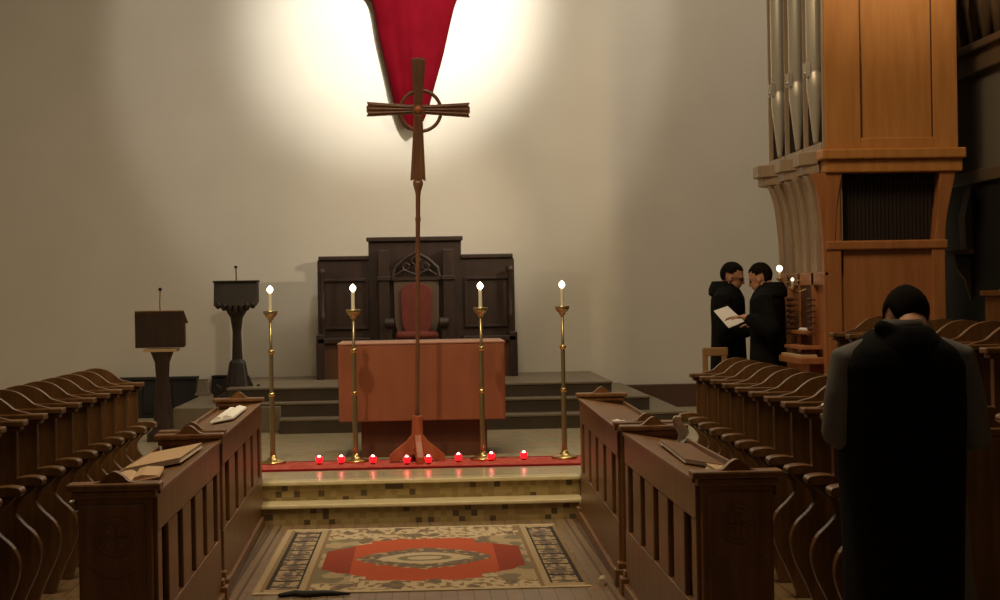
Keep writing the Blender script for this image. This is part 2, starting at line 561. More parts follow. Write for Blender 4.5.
MB().box(-.25, .25, -.02, .34, .36, .44).build('seat_frame', M['throne'], t, bevel=.01)
MB().box(-.235, .235, -.03, .33, .44, .52).build('seat_cushion', M['redcushion'], t, bevel=.03)

# ------------------------------------------------------------------ altar
t = thing('altar', 'block shaped reddish wooden altar on a narrower recessed base', 'altar', (0.005, 14.3, L1))
MB().box(-.70, .70, 0, .86, .312, .955).build('altar_block', M['altar'], t, bevel=.008)
MB().box(-.705, .705, -.006, .866, .955, .972).build('altar_top', M['altar_top_lit'], t, bevel=.005)
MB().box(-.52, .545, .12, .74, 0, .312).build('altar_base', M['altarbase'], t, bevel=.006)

# ------------------------------------------------------------------ red carpet runner
t = thing('carpet_runner', 'narrow red carpet strip across the platform in front of altar', 'carpet', (0, 13.75, L1 + .001))
MB().box(-1.45, 1.45, -.30, .30, 0, .010).build('pile', M['carpet'], t)
m = MB().box(-1.46, 1.46, -.36, -.30, 0, .012).box(-1.46, 1.46, .30, .34, 0, .012)
m.build('border', M['carpetedge'], t)
CT = L1 + .012

# ------------------------------------------------------------------ processional cross
t = thing('processional_cross', 'tall wooden processional cross with a ring standing before the altar', 'cross', (-0.045, 13.86, CT))
t.rotation_euler = (0, .020, 0)
# flared four legged foot
for k, a in enumerate((0, PI / 2, PI, 3 * PI / 2)):
    prof = [(0.02, .24), (.045, .22), (.09, .165), (.18, .095), (.225, .055), (.225, .0), (.17, .0), (.13, .03), (.02, .06)]
    MB().prism(prof, 'y', -.028, .028).transform(Matrix.Rotation(a + .12, 4, 'Z')).build('foot', M['crossbase'], t, bevel=.006)
MB().lathe([(.05, .10), (.048, .2), (.044, .33), (.046, .37), (.040, .375)], seg=20).build('socket', M['crossbase'], t, smooth=False, bevel=.003)
MB().lathe([(.016, .36), (.02, .40), (.014, .43), (.016, .6), (.017, 1.55), (.020, 1.57), (.020, 1.59), (.017, 1.61), (.019, 1.95), (.024, 1.97), (.018, 2.0), (.020, 2.17), (.024, 2.19), (.010, 2.23), (.012, 2.25)], seg=16).build('pole', M['cross'], t, smooth=True)
ZC = 2.865
# spear-like lower shaft cap
MB().loft([((0, 0, 2.17), .012, .012), ((0, 0, 2.21), .028, .022), ((0, 0, 2.26), .042, .026), ((0, 0, 2.29), .036, .024)], 12).build('finial', M['cross'], t, smooth=True)


def cross_arm(length, root, tip, name):
    pr = [(-root, .02), (-tip, length), (-tip * .55, length - .012), (-tip * .42, length), (tip * .42, length), (tip * .55, length - .012), (tip, length), (root, .02)]
    m = MB().prism(pr, 'y', -.018, .018)
    # raised lengthwise fillets
    for q in (-1, 0, 1):
        m.prism([(q * root * .55 - .006, .05), (q * tip * .62 - .009, length - .015), (q * tip * .62 + .009, length - .015), (q * root * .55 + .006, .05)], 'y', -.026, -.018)
    return m


for ang, ln, tip in ((0, .42, .058), (PI / 2, .42, .060), (-PI / 2, .42, .060), (PI, .58, .062)):
    cross_arm(ln, .034, tip, 'arm').transform(Matrix.Translation((0, 0, ZC)) @ Matrix.Rotation(ang, 4, 'Y')).build('cross_arm', M['cross'], t, bevel=.004)
MB().torus((0.02, 0, ZC - .01), .165, .015).build('ring', M['cross'], t, smooth=True)
MB().lathe([(.0, -.03), (.03, -.028), (.036, 0), (.03, .028), (0, .03)], seg=20).transform(Matrix.Translation((0, 0, ZC)) @ Matrix.Rotation(PI / 2, 4, 'X')).build('centre_boss', M['crossbase'], t, smooth=True)

# ------------------------------------------------------------------ floor candlesticks


def candlestick(x, y, z, label):
    t = thing('floor_candlestick', label, 'candlestick', (x, y, z), 0, 'four tall brass candlesticks')
    MB().lathe([(.10, 0), (.105, .008), (.095, .018), (.06, .028), (.03, .05), (.024, .07)], seg=28).build('base', M['brass'], t, smooth=True)
    MB().lathe([(.024, .05), (.022, .12), (.021, .55), (.017, .57), (.017, .90), (.012, .93), (.012, 1.175)], seg=14).build('stem', M['brassdark'], t, smooth=True)
    for zz in (.56, .91):
        MB().lathe([(.016, -.02), (.026, -.008), (.026, .008), (.016, .02)], 0, 0, zz, 14).build('collar', M['brass'], t, smooth=True)
    b = MB().lathe([(.013, 1.165), (.026, 1.178), (.024, 1.19), (.040, 1.20), (.056, 1.222), (.060, 1.245), (.056, 1.247), (.02, 1.235)], seg=24).build('cup', M['brassdark'], t, smooth=True)
    cd = MB().lathe([(.015, 1.235), (.015, 1.385), (.012, 1.39)], seg=14).build('candle', M['wax'], t)
    MB().lathe([(.003, 1.392), (.016, 1.398), (.025, 1.412), (.026, 1.424), (.020, 1.438), (.010, 1.448), (.002, 1.456)], seg=14).build('flame', M['flame'], cd, smooth=True)
    return t


candlestick(-1.222, 13.95, CT, 'brass floor candlestick with lit candle, leftmost of four, beside the left desk')
candlestick(-.547, 13.93, CT, 'brass floor candlestick with lit candle before the left part of the altar')
candlestick(.493, 13.90, CT, 'brass floor candlestick with lit candle before the right part of the altar')
candlestick(1.16, 13.86, CT, 'brass floor candlestick with lit candle, rightmost of four, beside the right desk')

# ------------------------------------------------------------------ red votive candles
vot = [(-.835, 13.784, 'first from the left'), (-.657, 13.778, 'second from the left, beside the inner left candlestick'), (-.401, 13.722, 'third from the left, between candlestick and cross foot'), (-.128, 13.63, 'before the left foot of the tall cross'),
       (.045, 13.63, 'before the right foot of the tall cross'), (.289, 13.75, 'third from the right'), (.556, 13.774, 'second from the right, beside the inner right candlestick'), (.822, 13.798, 'last on the right, standing alone')]
for x, y, lb in vot:
    t = thing('votive_candle', 'red glass votive light, ' + lb, 'candle', (x, y, CT), 0, 'red votive lights on the carpet')
    MB().lathe([(.016, 0), (.020, .006), (.014, .014)], seg=16).build('foot', M['votive_dark'], t, smooth=True)
    MB().lathe([(.012, .012), (.024, .018), (.030, .035), (.029, .055), (.026, .062), (.022, .062), (.022, .03)], seg=18).build('glass_cup', M['votive'], t, smooth=True)
    MB().ball((0, 0, .058), .015, .015, .018, seg=12).build('flame', M['votive_flame'], t, smooth=True)

# ------------------------------------------------------------------ lecterns
# plain, square front
t = thing('lectern', 'plain dark wooden lectern with square box desk on a flared column', 'lectern', (-2.50, 16.5, L1), .0)
MB().box(-.235, .235, -.06, -.03, .905, 1.24).build('front_board', M['lectern'], t, bevel=.006)
MB().prism([(-.03, .91), (-.03, 1.25), (.20, 1.15), (.20, .91)], 'x', -.215, .215).build('desk_box', M['lectern'], t, bevel=.006)
MB().prism([(-.07, 1.248), (-.07, 1.262), (.22, 1.15), (.22, 1.13)], 'x', -.235, .235).build('book_rest', M['desk'], t, bevel=.004)
MB().box(-.16, .16, -.05, .18, .865, .895).build('moulding', M['paperwarm'], t, bevel=.004)
MB().loft([((0, .08, .0), .155, .15, 4), ((0, .08, .08), .15, .14, 4), ((0, .08, .12), .10, .10, 4), ((0, .08, .3), .078, .078, 4), ((0, .08, .6), .06, .06, 4), ((0, .08, .76), .068, .068, 4), ((0, .08, .87), .11, .10, 4)], 20).build('column', M['lectern'], t, bevel=.002)
mi = MB().tube([(0, .0, 1.25), (0, -.02, 1.34), (.01, -.04, 1.45)], .006, 8).build('microphone_stalk', M['brassdark'], t)
MB().ball((.01, -.045, 1.465), .018, seg=12).build('microphone_head', M['black'], mi, smooth=True)

# tall carved
t = thing('carved_lectern', 'tall dark lectern carved with scalloped brackets, standing on the stone block', 'lectern', (-1.935, 18.0, .555), .0)
MB().prism([(-.08, 1.02), (-.02, 1.275), (.20, 1.275), (.20, 1.06)], 'x', -.225, .225).build('desk_box', M['blackwood'], t, bevel=.008)
MB().box(-.235, .235, -.04, .21, 1.27, 1.29).build('top_edge', M['blackwood'], t, bevel=.004)
m = MB()
for k in range(-3, 4):
    m.ball((k * .06, -.055, 1.03 - .012 * (3 - abs(k))), .034, .03, .04 + .008 * (3 - abs(k)), seg=10)
m.build('scalloped_edge', M['blackwood'], t, smooth=True)
MB().loft([((0, .05, .40), .09, .09, 4), ((0, .05, .46), .055, .055, 4), ((0, .05, .75), .045, .045, 4), ((0, .05, .90), .065, .06, 4), ((0, .05, 1.02), .14, .10, 4)], 16).build('column', M['blackwood'], t, bevel=.002)
MB().loft([((0, .05, 0), .22, .20, 4), ((0, .05, .08), .21, .19, 4), ((0, .05, .12), .14, .13, 4), ((0, .05, .2), .12, .12, 4), ((0, .05, .42), .085, .085, 4), ((0, .05, .45), .07, .07, 4)], 20).build('pedestal', M['blackwood'], t, bevel=.003)
for s in (-1, 1):
    MB().prism([(s * .08, .06), (s * .25, .04), (s * .26, .14), (s * .22, .20), (s * .17, .16), (s * .12, .28), (s * .08, .32)], 'y', .02, .08).build('carved_bracket', M['blackwood'], t, bevel=.005)
mi = MB().tube([(0, .08, 1.28), (0, .06, 1.43)], .007, 8).build('lamp_stalk', M['brassdark'], t)
MB().box(-.014, .014, .02, .08, 1.42, 1.445).build('lamp_head', M['black'], mi, bevel=.004)

# small pale slab at the back wall between heaters
t = thing('stone_pillar', 'short pale pillar against the back wall between the black heater covers', 'pillar', (-2.50, 19.6, .555))
MB().box(-.085, .085, -.06, .06, 0, .03).build('plinth', M['stone'], t, bevel=.004)
MB().loft([((0, 0, .03), .075, .05, 8), ((0, 0, .17), .055, .04, 8), ((0, 0, .185), .06, .045, 8)], 16).build('shaft', M['stone'], t)

# ------------------------------------------------------------------ choir stalls
SP = .475


def divider_mb(s, z0=0.0, plain=False):
    """s = +1: the aisle lies towards -x (right hand row). local x grows away from the aisle"""
    low = spline([(.02, .0), (.0, .06), (-.04, .16), (-.095, .28), (-.115, .38), (-.09, .46), (-.02, .53), (.01, .58), (-.02, .64), (-.07, .68), (-.09, .70)], 4)
    pts = [(.62, 0), *low, (-.09, .715), (0, .715), (0, 1.02), (.62, 1.02)]
    return MB().prism([(p[0] * s, p[1]) for p in pts], 'y', -.028, .028)


def crest_mb(s):
    c = .30
    hump = spline([(.03, 1.05), (.06, 1.058), (.12, 1.075), (.17, 1.115), (.22, 1.145), (c, 1.160), (.38, 1.145), (.43, 1.115), (.48, 1.075), (.54, 1.058), (.60, 1.05)], 4)
    return MB().prism([(p[0] * s, p[1]) for p in hump], 'y', -.022, .022)


def make_stall(s, last=False):
    """seat with its far divider; last adds the near end divider"""
    t = thing('choir_stall', 'x', 'choir stall')
    ys = [0.0] + ([-SP] if last else [])
    for y in ys:
        T = Matrix.Translation((0, y, 0))
        divider_mb(s).transform(T).build('divider', M['stall'], t, bevel=.007)
        x0, x1 = sorted((-.045 * s, .62 * s))
        m = MB().box(x0, x1, -.06, .06, 1.018, 1.05)
        m.box(*sorted((-.025 * s, .62 * s)), -.045, .045, .995, 1.018)
        m.transform(T).build('divider_cap', M['stall'], t, bevel=.007)
        crest_mb(s).transform(T).build('crest', M['stall'], t, bevel=.006)
        n = spline([(-.125, .715), (-.135, .735), (-.12, .757), (-.06, .765), (.0, .755), (.0, .715)], 4)
        a = MB().prism([(p[0] * s, p[1]) for p in n], 'y', -.055, .055).transform(T)
        a.build('armrest', M['stall'], t, bevel=.012)
    MB().box(*sorted((.585 * s, .62 * s)), -SP + .028, -.028, .0, 1.05).build('back_panel', M['stall'], t, bevel=.004)
    MB().box(*sorted((.12 * s, .585 * s)), -SP + .028, -.028, .42, .455).build('seat', M['stall'], t, bevel=.008)
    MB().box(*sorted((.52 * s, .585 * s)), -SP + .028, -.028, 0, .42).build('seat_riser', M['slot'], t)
    return t


ORD = ['first', 'second', 'third', 'fourth', 'fifth', 'sixth', 'seventh', 'eighth', 'ninth', 'tenth', 'eleventh', 'twelfth', 'thirteenth', 'fourteenth', 'fifteenth']
pl = make_stall(-1)
pll = make_stall(-1, True)
pr = make_stall(1)
prl = make_stall(1, True)
index_children()


def stall_row(proto, proto_last, n, x0, x1, y0, z, desc, group):
    for i in range(n):
        src = proto if i < n - 1 else proto_last
        o = src if (src.get('used') is None) else copy_tree(src)
        src['used'] = 1
        y = y0 - i * SP
        o.location = (x0 + (x1 - x0) * i / (n - 1), y, z)
        tag(o, 'dark oak choir stall, %s from the altar end in %s' % (ORD[i], desc), 'choir stall', group)


stall_row(pl, pll, 13, -2.085, -2.06, 12.60, 0, 'the left row', 'choir stalls of the left row')
stall_row(pr, prl, 11, 2.01, 1.96, 12.35, 0, 'the front right row', 'choir stalls of the front right row')
# raised platform and rear row on the right
struct(MB().box(2.62, 4.75, 5.2, 12.55, 0, .30).build('floor_platform', M['stone']))
stall_row(pr, prl, 8, 2.86, 2.80, 11.55, .30, 'the raised rear right row', 'choir stalls of the raised rear row')
for o in COL.objects:
    if 'used' in o.keys():
        del o['used']

# ------------------------------------------------------------------ choir desks
def choir_desk(s, xa, ya, xb, yb, label):
    """near end (xa, ya) to far end (xb, yb), x of the aisle face; s=+1 right side"""
    d = Vector((xb - xa, yb - ya, 0))
    Ln = d.length
    rz = -math.atan2(d.x, d.y)
    t = thing('choir_desk', label, 'choir desk', (xa, ya, 0), rz, 'choir desks along the aisle')
    D = .33

    def X(a, b):
        return sorted((a * s, b * s))
    for y0, nm in ((0, 'near'), (Ln, 'far')):
        sy = -1 if nm == 'near' else 1
        MB().box(*X(.03, .03 + D - .04), min(y0, y0 - sy * .05), max(y0, y0 - sy * .05), .10, .87).box(*X(.055, D - .02), *sorted((y0 + sy * .008, y0 - sy * .04)), .14, .84).build('end_panel', M['desk'], t, bevel=.006)
        m = MB().box(*X(-.01, D + .03), *sorted((y0 + sy * .035, y0 - sy * .08)), .895, .925)
        m.box(*X(.01, D + .01), *sorted((y0 + sy * .02, y0 - sy * .07)), .865, .895)
        m.build('end_cap', M['desk'], t, bevel=.008)
        h = spline([(.09, .925), (.12, .932), (.145, .955), (.175, .970), (.205, .955), (.23, .932), (.26, .925)], 4)
        MB().prism([(p[0] * s, p[1]) for p in h], 'y', *sorted((y0 + sy * .0, y0 - sy * .05))).build('crest', M['desk'], t, bevel=.005)
        MB().box(*X(-.02, D + .02), *sorted((y0 + sy * .03, y0 - sy * .09)), 0, .10).box(*X(.0, D), *sorted((y0 + sy * .018, y0 - sy * .07)), .10, .135).build('foot_block', M['desk'], t, bevel=.008)
        # carved relief: ring with cross and a curved band below
        if nm == 'near':
            cx, cz = s * .175, .705
            yy = -.008
            m = MB()
            m.torus((cx, yy, cz), .082, .0045, seg=36, s2=8)
            m.torus((cx, yy, cz), .062, .004, seg=32, s2=8)
            m.box(cx - .05, cx + .05, yy - .005, yy, cz - .004, cz + .004).box(cx - .004, cx + .004, yy - .005, yy, cz - .05, cz + .05)
            for q in range(4):
                a = PI / 4 + q * PI / 2
                m.ball((cx + .035 * math.cos(a), yy, cz + .035 * math.sin(a)), .013, .003, .013, seg=10)
            ar = arc(cx, cz - .03, .135, PI * 1.18, PI * 1.82, 14)
            m.tube([(p[0], yy, p[1]) for p in ar], .0035, 6)
            m.build('carved_relief', M['desk'], t, smooth=True)
    # aisle front: solid rails, posts and slot recesses
    y0, y1 = .05, Ln - .05
    MB().box(*X(.012, .045), y0, y1, .72, .875).build('top_rail', M['desk'], t, bevel=.005)
    MB().box(*X(.012, .045), y0, y1, .06, .36).box(*X(-.01, .05), y0, y1, 0, .07).build('bottom_panel', M['desk'], t, bevel=.006)
    n = 5
    wslot = (y1 - y0) / n
    for k in range(n + 1):
        c = y0 + k * wslot
        hw = wslot * .32 if 0 < k < n else wslot * .26
        MB().box(*X(.014, .043), max(y0, c - hw), min(y1, c + hw), .36, .72).build('post', M['desk'], t, bevel=.008)
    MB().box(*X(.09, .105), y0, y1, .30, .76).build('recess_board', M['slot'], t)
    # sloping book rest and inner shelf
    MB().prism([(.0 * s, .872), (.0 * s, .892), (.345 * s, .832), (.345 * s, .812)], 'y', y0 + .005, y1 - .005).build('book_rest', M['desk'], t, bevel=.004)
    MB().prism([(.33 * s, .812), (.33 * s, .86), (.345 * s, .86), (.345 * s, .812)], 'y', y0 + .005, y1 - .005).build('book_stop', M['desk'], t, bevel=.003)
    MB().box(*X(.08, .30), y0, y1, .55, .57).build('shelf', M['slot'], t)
    return t


choir_desk(-1, -1.055, 6.84, -1.085, 9.30, 'near left choir desk with slotted front and sheets spread on top')
choir_desk(-1, -1.105, 9.52, -1.165, 12.57, 'far left choir desk with slotted front, next to the platform steps')
choir_desk(1, 1.09, 6.80, 1.085, 9.26, 'near right choir desk with carved round relief, beside the robed figure in front')
choir_desk(1, 1.085, 9.50, 1.13, 12.33, 'far right choir desk with slotted front, next to the platform steps')


# books and sheets on the desks
def booklet(x, y, z, w_, d_, rz, tilt, label, cover='paper', th=.018, mats=None):
    t = thing('hymn_book', label, 'book', (x, y, z), 0)
    t.rotation_euler = Euler((0, tilt, rz))
    MB().box(-w_ / 2, w_ / 2, -d_ / 2, d_ / 2, 0, th * .35).build('cover', M[cover], t, bevel=.002)
    for q in (-1, 1):
        pg = [(0, th * .35), (q * w_ * .06, th * .95), (q * w_ * .2, th * 1.1), (q * w_ * .48, th * .5), (q * w_ * .48, th * .35)]
        MB().prism(pg, 'y', -d_ * .47, d_ * .47).build('page_block', M[mats or 'paper'], t, bevel=.001)
    return t


TI = math.atan(.06 / .345)


def closed_book(x, y, z, w_, d_, rz, tilt, label, cover='paperwarm', th=.025):
    t = thing('hymn_book', label, 'book', (x, y, z))
    t.rotation_euler = Euler((0, tilt, rz))
    MB().box(-w_ / 2, w_ / 2, -d_ / 2, d_ / 2, 0, .003).box(-w_ / 2, w_ / 2, -d_ / 2, d_ / 2, th - .003, th).build('cover', M[cover], t, bevel=.001)
    MB().box(-w_ / 2 + .004, w_ / 2 - .004, -d_ / 2 + .004, d_ / 2 - .004, .003, th - .003).build('page_block', M['paper'], t)
    return t


booklet(-1.27, 11.3, .880, .15, 1.05, .02, -TI, 'long open white paged book on far left choir desk', th=.03)
closed_book(-1.25, 8.35, .872, .26, .80, .0, -TI, 'large tan folder lying on near left choir desk, towards its far end', 'paperwarm')
booklet(-1.26, 7.50, .872, .24, .42, .10, -TI, 'open tan paged book near the front end of near left choir desk', 'paperwarm', th=.025, mats='paperwarm')
closed_book(1.26, 8.05, .870, .16, 1.05, -.03, TI, 'long tan folder with bright page edge on near right choir desk', 'desk', th=.02)
closed_book(1.30, 7.20, .862, .14, .36, .0, TI, 'small brown book near the front end of near right choir desk', 'paperwarm')
booklet(1.16, 9.85, .885, .10, .14, .0, TI, 'small white card on the near end of far right choir desk', 'paper', th=.02)
booklet(2.10, 8.62, 1.052, .10, .08, 0, 0, 'small white booklet lying on a divider ledge of the front right row', 'paper', th=.014)
booklet(2.655, 12.05, 1.052, .10, .55, 0, 0, 'white booklet resting on top of the front right row back', 'paper', th=.02)


# curled upright sheet
def curled_sheet(loc, h, w_, label, rz):
    t = thing('curled_sheet', label, 'paper', loc, rz)
    m = MB()
    rows = []
    for i in range(17):
        v = i / 16
        row = []
        for k in range(9):
            u = k / 8 - .5
            wd = w_ * (.35 + .65 * math.sin(PI * min(1, .15 + v * .75)))
            x = u * wd + .035 * math.sin(v * PI * 1.6) + .02 * v
            y = .04 * math.cos(u * 3) + .03 * math.sin(v * 4)
            row.append(m.bm.verts.new((x, y, v * h)))
        rows.append(row)
    for a, b in zip(rows, rows[1:]):
        for k in range(8):
            m.bm.faces.new((a[k], a[k + 1], b[k + 1], b[k]))
    o = m.build('sheet', M['paper'], t, smooth=True)
    s_ = o.modifiers.new('thick', 'SOLIDIFY')
    s_.thickness = .002
    return t


curled_sheet((1.375, 9.05, .835), .15, .07, 'curled white sheet of paper standing up at back of near right choir desk', .3)
curled_sheet((-1.425, 7.05, .785), .05, .035, 'small crumpled white paper stuck at the back edge of near left choir desk', .6)
curled_sheet((1.44, 6.98, .80), .045, .035, 'small crumpled white paper stuck at the back edge of near right choir desk', .6)
# ------------------------------------------------------------------ patterned rug


def rug():
    x0, x1, y0, y1 = -.965, .93, 9.50, 12.12
    NX, NY = 150, 210
    m = MB()
    V = [[m.bm.verts.new((x0 + (x1 - x0) * i / NX + .004 * math.sin(j * .35) * (1 if i in (0, NX) else 0), y0 + (y1 - y0) * j / NY, .006 + .0025 * noise.noise(Vector((i * .12, j * .12, 0))))) for i in range(NX + 1)] for j in range(NY + 1)]
    tan, cream, grey, green = (.40, .30, .18), (.52, .41, .26), (.17, .13, .10), (.22, .185, .115)
    red, dred, blk, brown = (.46, .095, .045), (.29, .060, .036), (.055, .045, .038), (.25, .17, .095)
    lay = m.bm.loops.layers.float_color.new('rugcolor')
    cy = 10.68

    def colr(x, y):
        n1 = noise.noise(Vector((x * 9, y * 5, 1)))
        n2 = noise.noise(Vector((x * 26, y * 14, 4)))
        ax, v = abs(x), y - cy
        if y > y1 - .05 or y < y0 + .05:
            return cream
        if ax > .905:
            return brown if ax < .93 else tan
        if ax > .71 and y0 + .14 < y < y1 - .14:
            if ax > .875 or ax < .73:
                return blk
            ph = (y - y0) % .40
            if ph < .05 or .20 < ph < .23:
                return blk
            q = abs(ph - .125) / .075
            if abs(ax - .80) < .05 * (1.2 - min(1, q)) + .012 * n2:
                return grey
            return tan if n2 > -.1 else grey
        if ax > .655:
            return brown if ax < .672 else tan
        # field
        wx, wy = ax / .43, abs(v) / .42
        if wx ** 1.4 + wy ** 1.4 < 1.0 + .12 * n2 and wx < 1:
            if (ax / .29) ** 1.5 + (abs(v) / .24) ** 1.5 < 1 + .12 * n2:
                if (ax / .17) ** 2 + (v / .12) ** 2 < 1:
                    return green if (ax / .11) ** 2 + (v / .07) ** 2 > 1 else cream
                return cream
            return grey if n2 < .05 else (brown if n2 < .3 else tan)
        if ax < .45 + .012 * n2 and abs(v) < .84 - 1.5 * ax ** 3 - (.12 if ax > .34 else 0) + .06 * n1:
            return red
        if ax < .62 and abs(v) < .58 - .9 * max(0, ax - .43) + .05 * n1:
            return dred
        if abs(v) < .9 and ax > .43:
            return green if n1 < -.12 else tan
        return (brown if n2 > .12 else (grey if n1 < -.22 else cream))
    for j in range(NY):
        for i in range(NX):
            f = m.bm.faces.new((V[j][i], V[j][i + 1], V[j + 1][i + 1], V[j + 1][i]))
            c = f.calc_center_median()
            cc = colr(c.x, c.y)
            for lp in f.loops:
                lp[lay] = (*cc, 1)
    mm = bpy.data.materials.new('rug_wool')
    mm.use_nodes = True
    n = mm.node_tree.nodes
    b = n['Principled BSDF']
    b.inputs['Roughness'].default_value = .95
    b.inputs['Specular IOR Level'].default_value = .1
    at = n.new('ShaderNodeVertexColor')
    at.layer_name = 'rugcolor'
    mm.node_tree.links.new(at.outputs['Color'], b.inputs['Base Color'])
    o = m.build('oriental_rug', mm)
    s_ = o.modifiers.new('thick', 'SOLIDIFY')
    s_.thickness = .006
    s_.offset = -1
    tag(o, 'patterned oriental rug with red field and grey medallion in the aisle', 'rug')


rug()
o = MB().tube([(-.80, 9.42, .012), (-.72, 9.45, .014), (-.66, 9.41, .012), (-.55, 9.44, .014), (-.42, 9.42, .012)], [.012, .02, .024, .018, .008], 8).build('dark_strap', M['dark'], None, smooth=True)
o.location.z = 0.0
tag(o, 'dark crumpled cloth strap on floor at near edge of rug', 'strap')
t = thing('paper_scrap', 'tiny pale crumpled scrap on the floor at near right rug corner', 'paper', (1.0, 9.55, 0.0))
MB().loft([((0, 0, 0), .02, .02), ((.004, 0, .02), .028, .02), ((0, 0, .04), .022, .02), ((.004, 0, .055), .012, .01)], 9).build('crumple', M['ivory'], t)

# ------------------------------------------------------------------ pipe organ
OX, OY = 3.07, 12.65
OR = 4.07
t = thing('pipe_organ', 'tall oak pipe organ with silver pipes and a built in console', 'organ', (OX, OY, L1))
LZ = L1
W = OR - OX


def Z(z):
    return z - LZ


# lower case
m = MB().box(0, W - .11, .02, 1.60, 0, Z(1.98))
# console opening is a flat dark board on the body, not a hollow
m.build('lower_case', M['organ_low'], t, bevel=.008)
MB().box(-.015, W - .09, -.02, .05, Z(1.94), Z(2.01)).build('mid_moulding', M['organ_low'], t, bevel=.012)
m = MB()
m.box(.0, .10, -.008, .02, 0, Z(1.97)).box(W - .21, W - .11, -.008, .02, 0, Z(1.94)).box(.10, W - .21, -.008, .02, Z(.3), Z(.5))
m.build('front_frame', M['organ_low'], t, bevel=.006)
# swell grille above the moulding, with curved brackets left and right
MB().box(.10, W - .09, .12, .20, Z(2.00), Z(2.52)).build('grille', M['grille'], t)
m = MB()
for k in range(26):
    x = .12 + k * (W - .22) / 26
    m.box(x, x + .010, .105, .12, Z(2.00), Z(2.52))
m.build('grille_slats', M['grille'], t)
lb_ = spline([(.115, Z(2.52)), (.085, Z(2.36)), (.065, Z(2.2)), (.055, Z(2.0))], 4)
MB().prism([(-.02, Z(2.52))] + lb_ + [(.0, Z(2.0)), (-.005, Z(2.3))], 'y', -.01, .16).build('curved_bracket', M['organ_low'], t, bevel=.005)
rb_ = spline([(W - .02, Z(2.52)), (W - .05, Z(2.38)), (W - .09, Z(2.2)), (W - .11, Z(2.0))], 4)
MB().prism([(W - .14, Z(2.52))] + [(W - .155, Z(2.3)), (W - .19, Z(2.0))] + rb_[::-1], 'y', -.01, .16).build('curved_bracket', M['organ_low'], t, bevel=.005)
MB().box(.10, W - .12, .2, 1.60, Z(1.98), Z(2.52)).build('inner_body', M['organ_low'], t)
# left flank of the lower case: coved top with strips
cvx = spline([(.0, Z(1.75)), (-.005, Z(2.0)), (-.02, Z(2.2)), (-.045, Z(2.38)), (-.09, Z(2.52))], 5)
for (a, b, mm_) in ((1.53, 1.60, 'organ_pale'), (1.20, 1.26, 'organ_pale'), (.90, .96, 'organ_pale'), (.60, .67, 'organ_pale'), (.24, .32, 'organ_pale'), (.0, .07, 'organ_low')):
    MB().prism([(p[0] - .03, p[1]) for p in cvx] + [(.10, Z(2.52)), (.10, Z(1.75))], 'y', a, b).build('flank_rib', M[mm_], t, bevel=.005)
MB().prism([(p[0], p[1]) for p in cvx] + [(.12, Z(2.52)), (.12, Z(1.75))], 'y', .02, 1.59).build('flank_cove', M['organ_pale'], t)
m = MB()
for a, b in ((1.53, 1.60), (1.22, 1.30), (.84, .90), (.36, .44), (.0, .06)):
    m.box(-.03, .01, a, b, 0, Z(1.78))
m.box(-.03, .01, .06, 1.55, Z(1.68), Z(1.78))
m.build('flank_frame', M['organ_low'], t, bevel=.005)
# console on the left flank: the niche's shade is put into a dark board
c_ = MB().box(-.022, -.002, .44, .84, Z(1.22), Z(1.68)).build('niche_shade_board', M['slot'], t)
MB().box(-.10, .0, .42, .86, Z(1.30), Z(1.325)).build('music_ledge', M['organ_low'], t, bevel=.004)
kd = MB().box(-.20, .0, .10, .88, Z(1.08), Z(1.13)).build('key_desk', M['organ_low'], t, bevel=.006)
MB().box(-.19, -.06, .15, .83, Z(1.13), Z(1.15)).build('manual', M['paperwarm'], kd, bevel=.002)
MB().box(-.17, .0, .20, .80, Z(1.19), Z(1.215)).build('manual', M['organ_low'], kd, bevel=.002)
MB().box(-.10, .0, .25, 1.05, 0, Z(1.08)).build('console_front', M['organ_low'], t, bevel=.006)
for yy in (.30, .36, .92, .98, 1.04, 1.10):
    for k in range(7):
        zz = Z(1.30 + k * .045)
        MB().lathe([(.006, 0), (.006, .03), (.014, .034), (.015, .048), (.008, .054)], seg=10).transform(Matrix.Translation((-.03, yy, zz)) @ Matrix.Rotation(-PI / 2, 4, 'Y')).build('stop_knob', M['slot'], t)
# cornice (impost) with three pointed projections along the flank
m = MB().box(-.05, W + .05, -.06, 2.0, Z(2.62), Z(2.70)).box(-.02, W + .03, -.03, 1.97, Z(2.52), Z(2.62))
m.build('cornice', M['organ'], t, bevel=.012)
for a, pj in ((.10, .14), (.74, .15), (1.38, .20)):
    pts = [(-.04, a), (-pj, a + .20), (-pj, a + .42), (-.04, a + .62)]
    MB().prism(pts, 'z', Z(2.60), Z(2.70)).prism([(p[0] * .8, p[1]) for p in pts], 'z', Z(2.53), Z(2.60)).build('cornice_point', M['organ_pale'], t, bevel=.006)
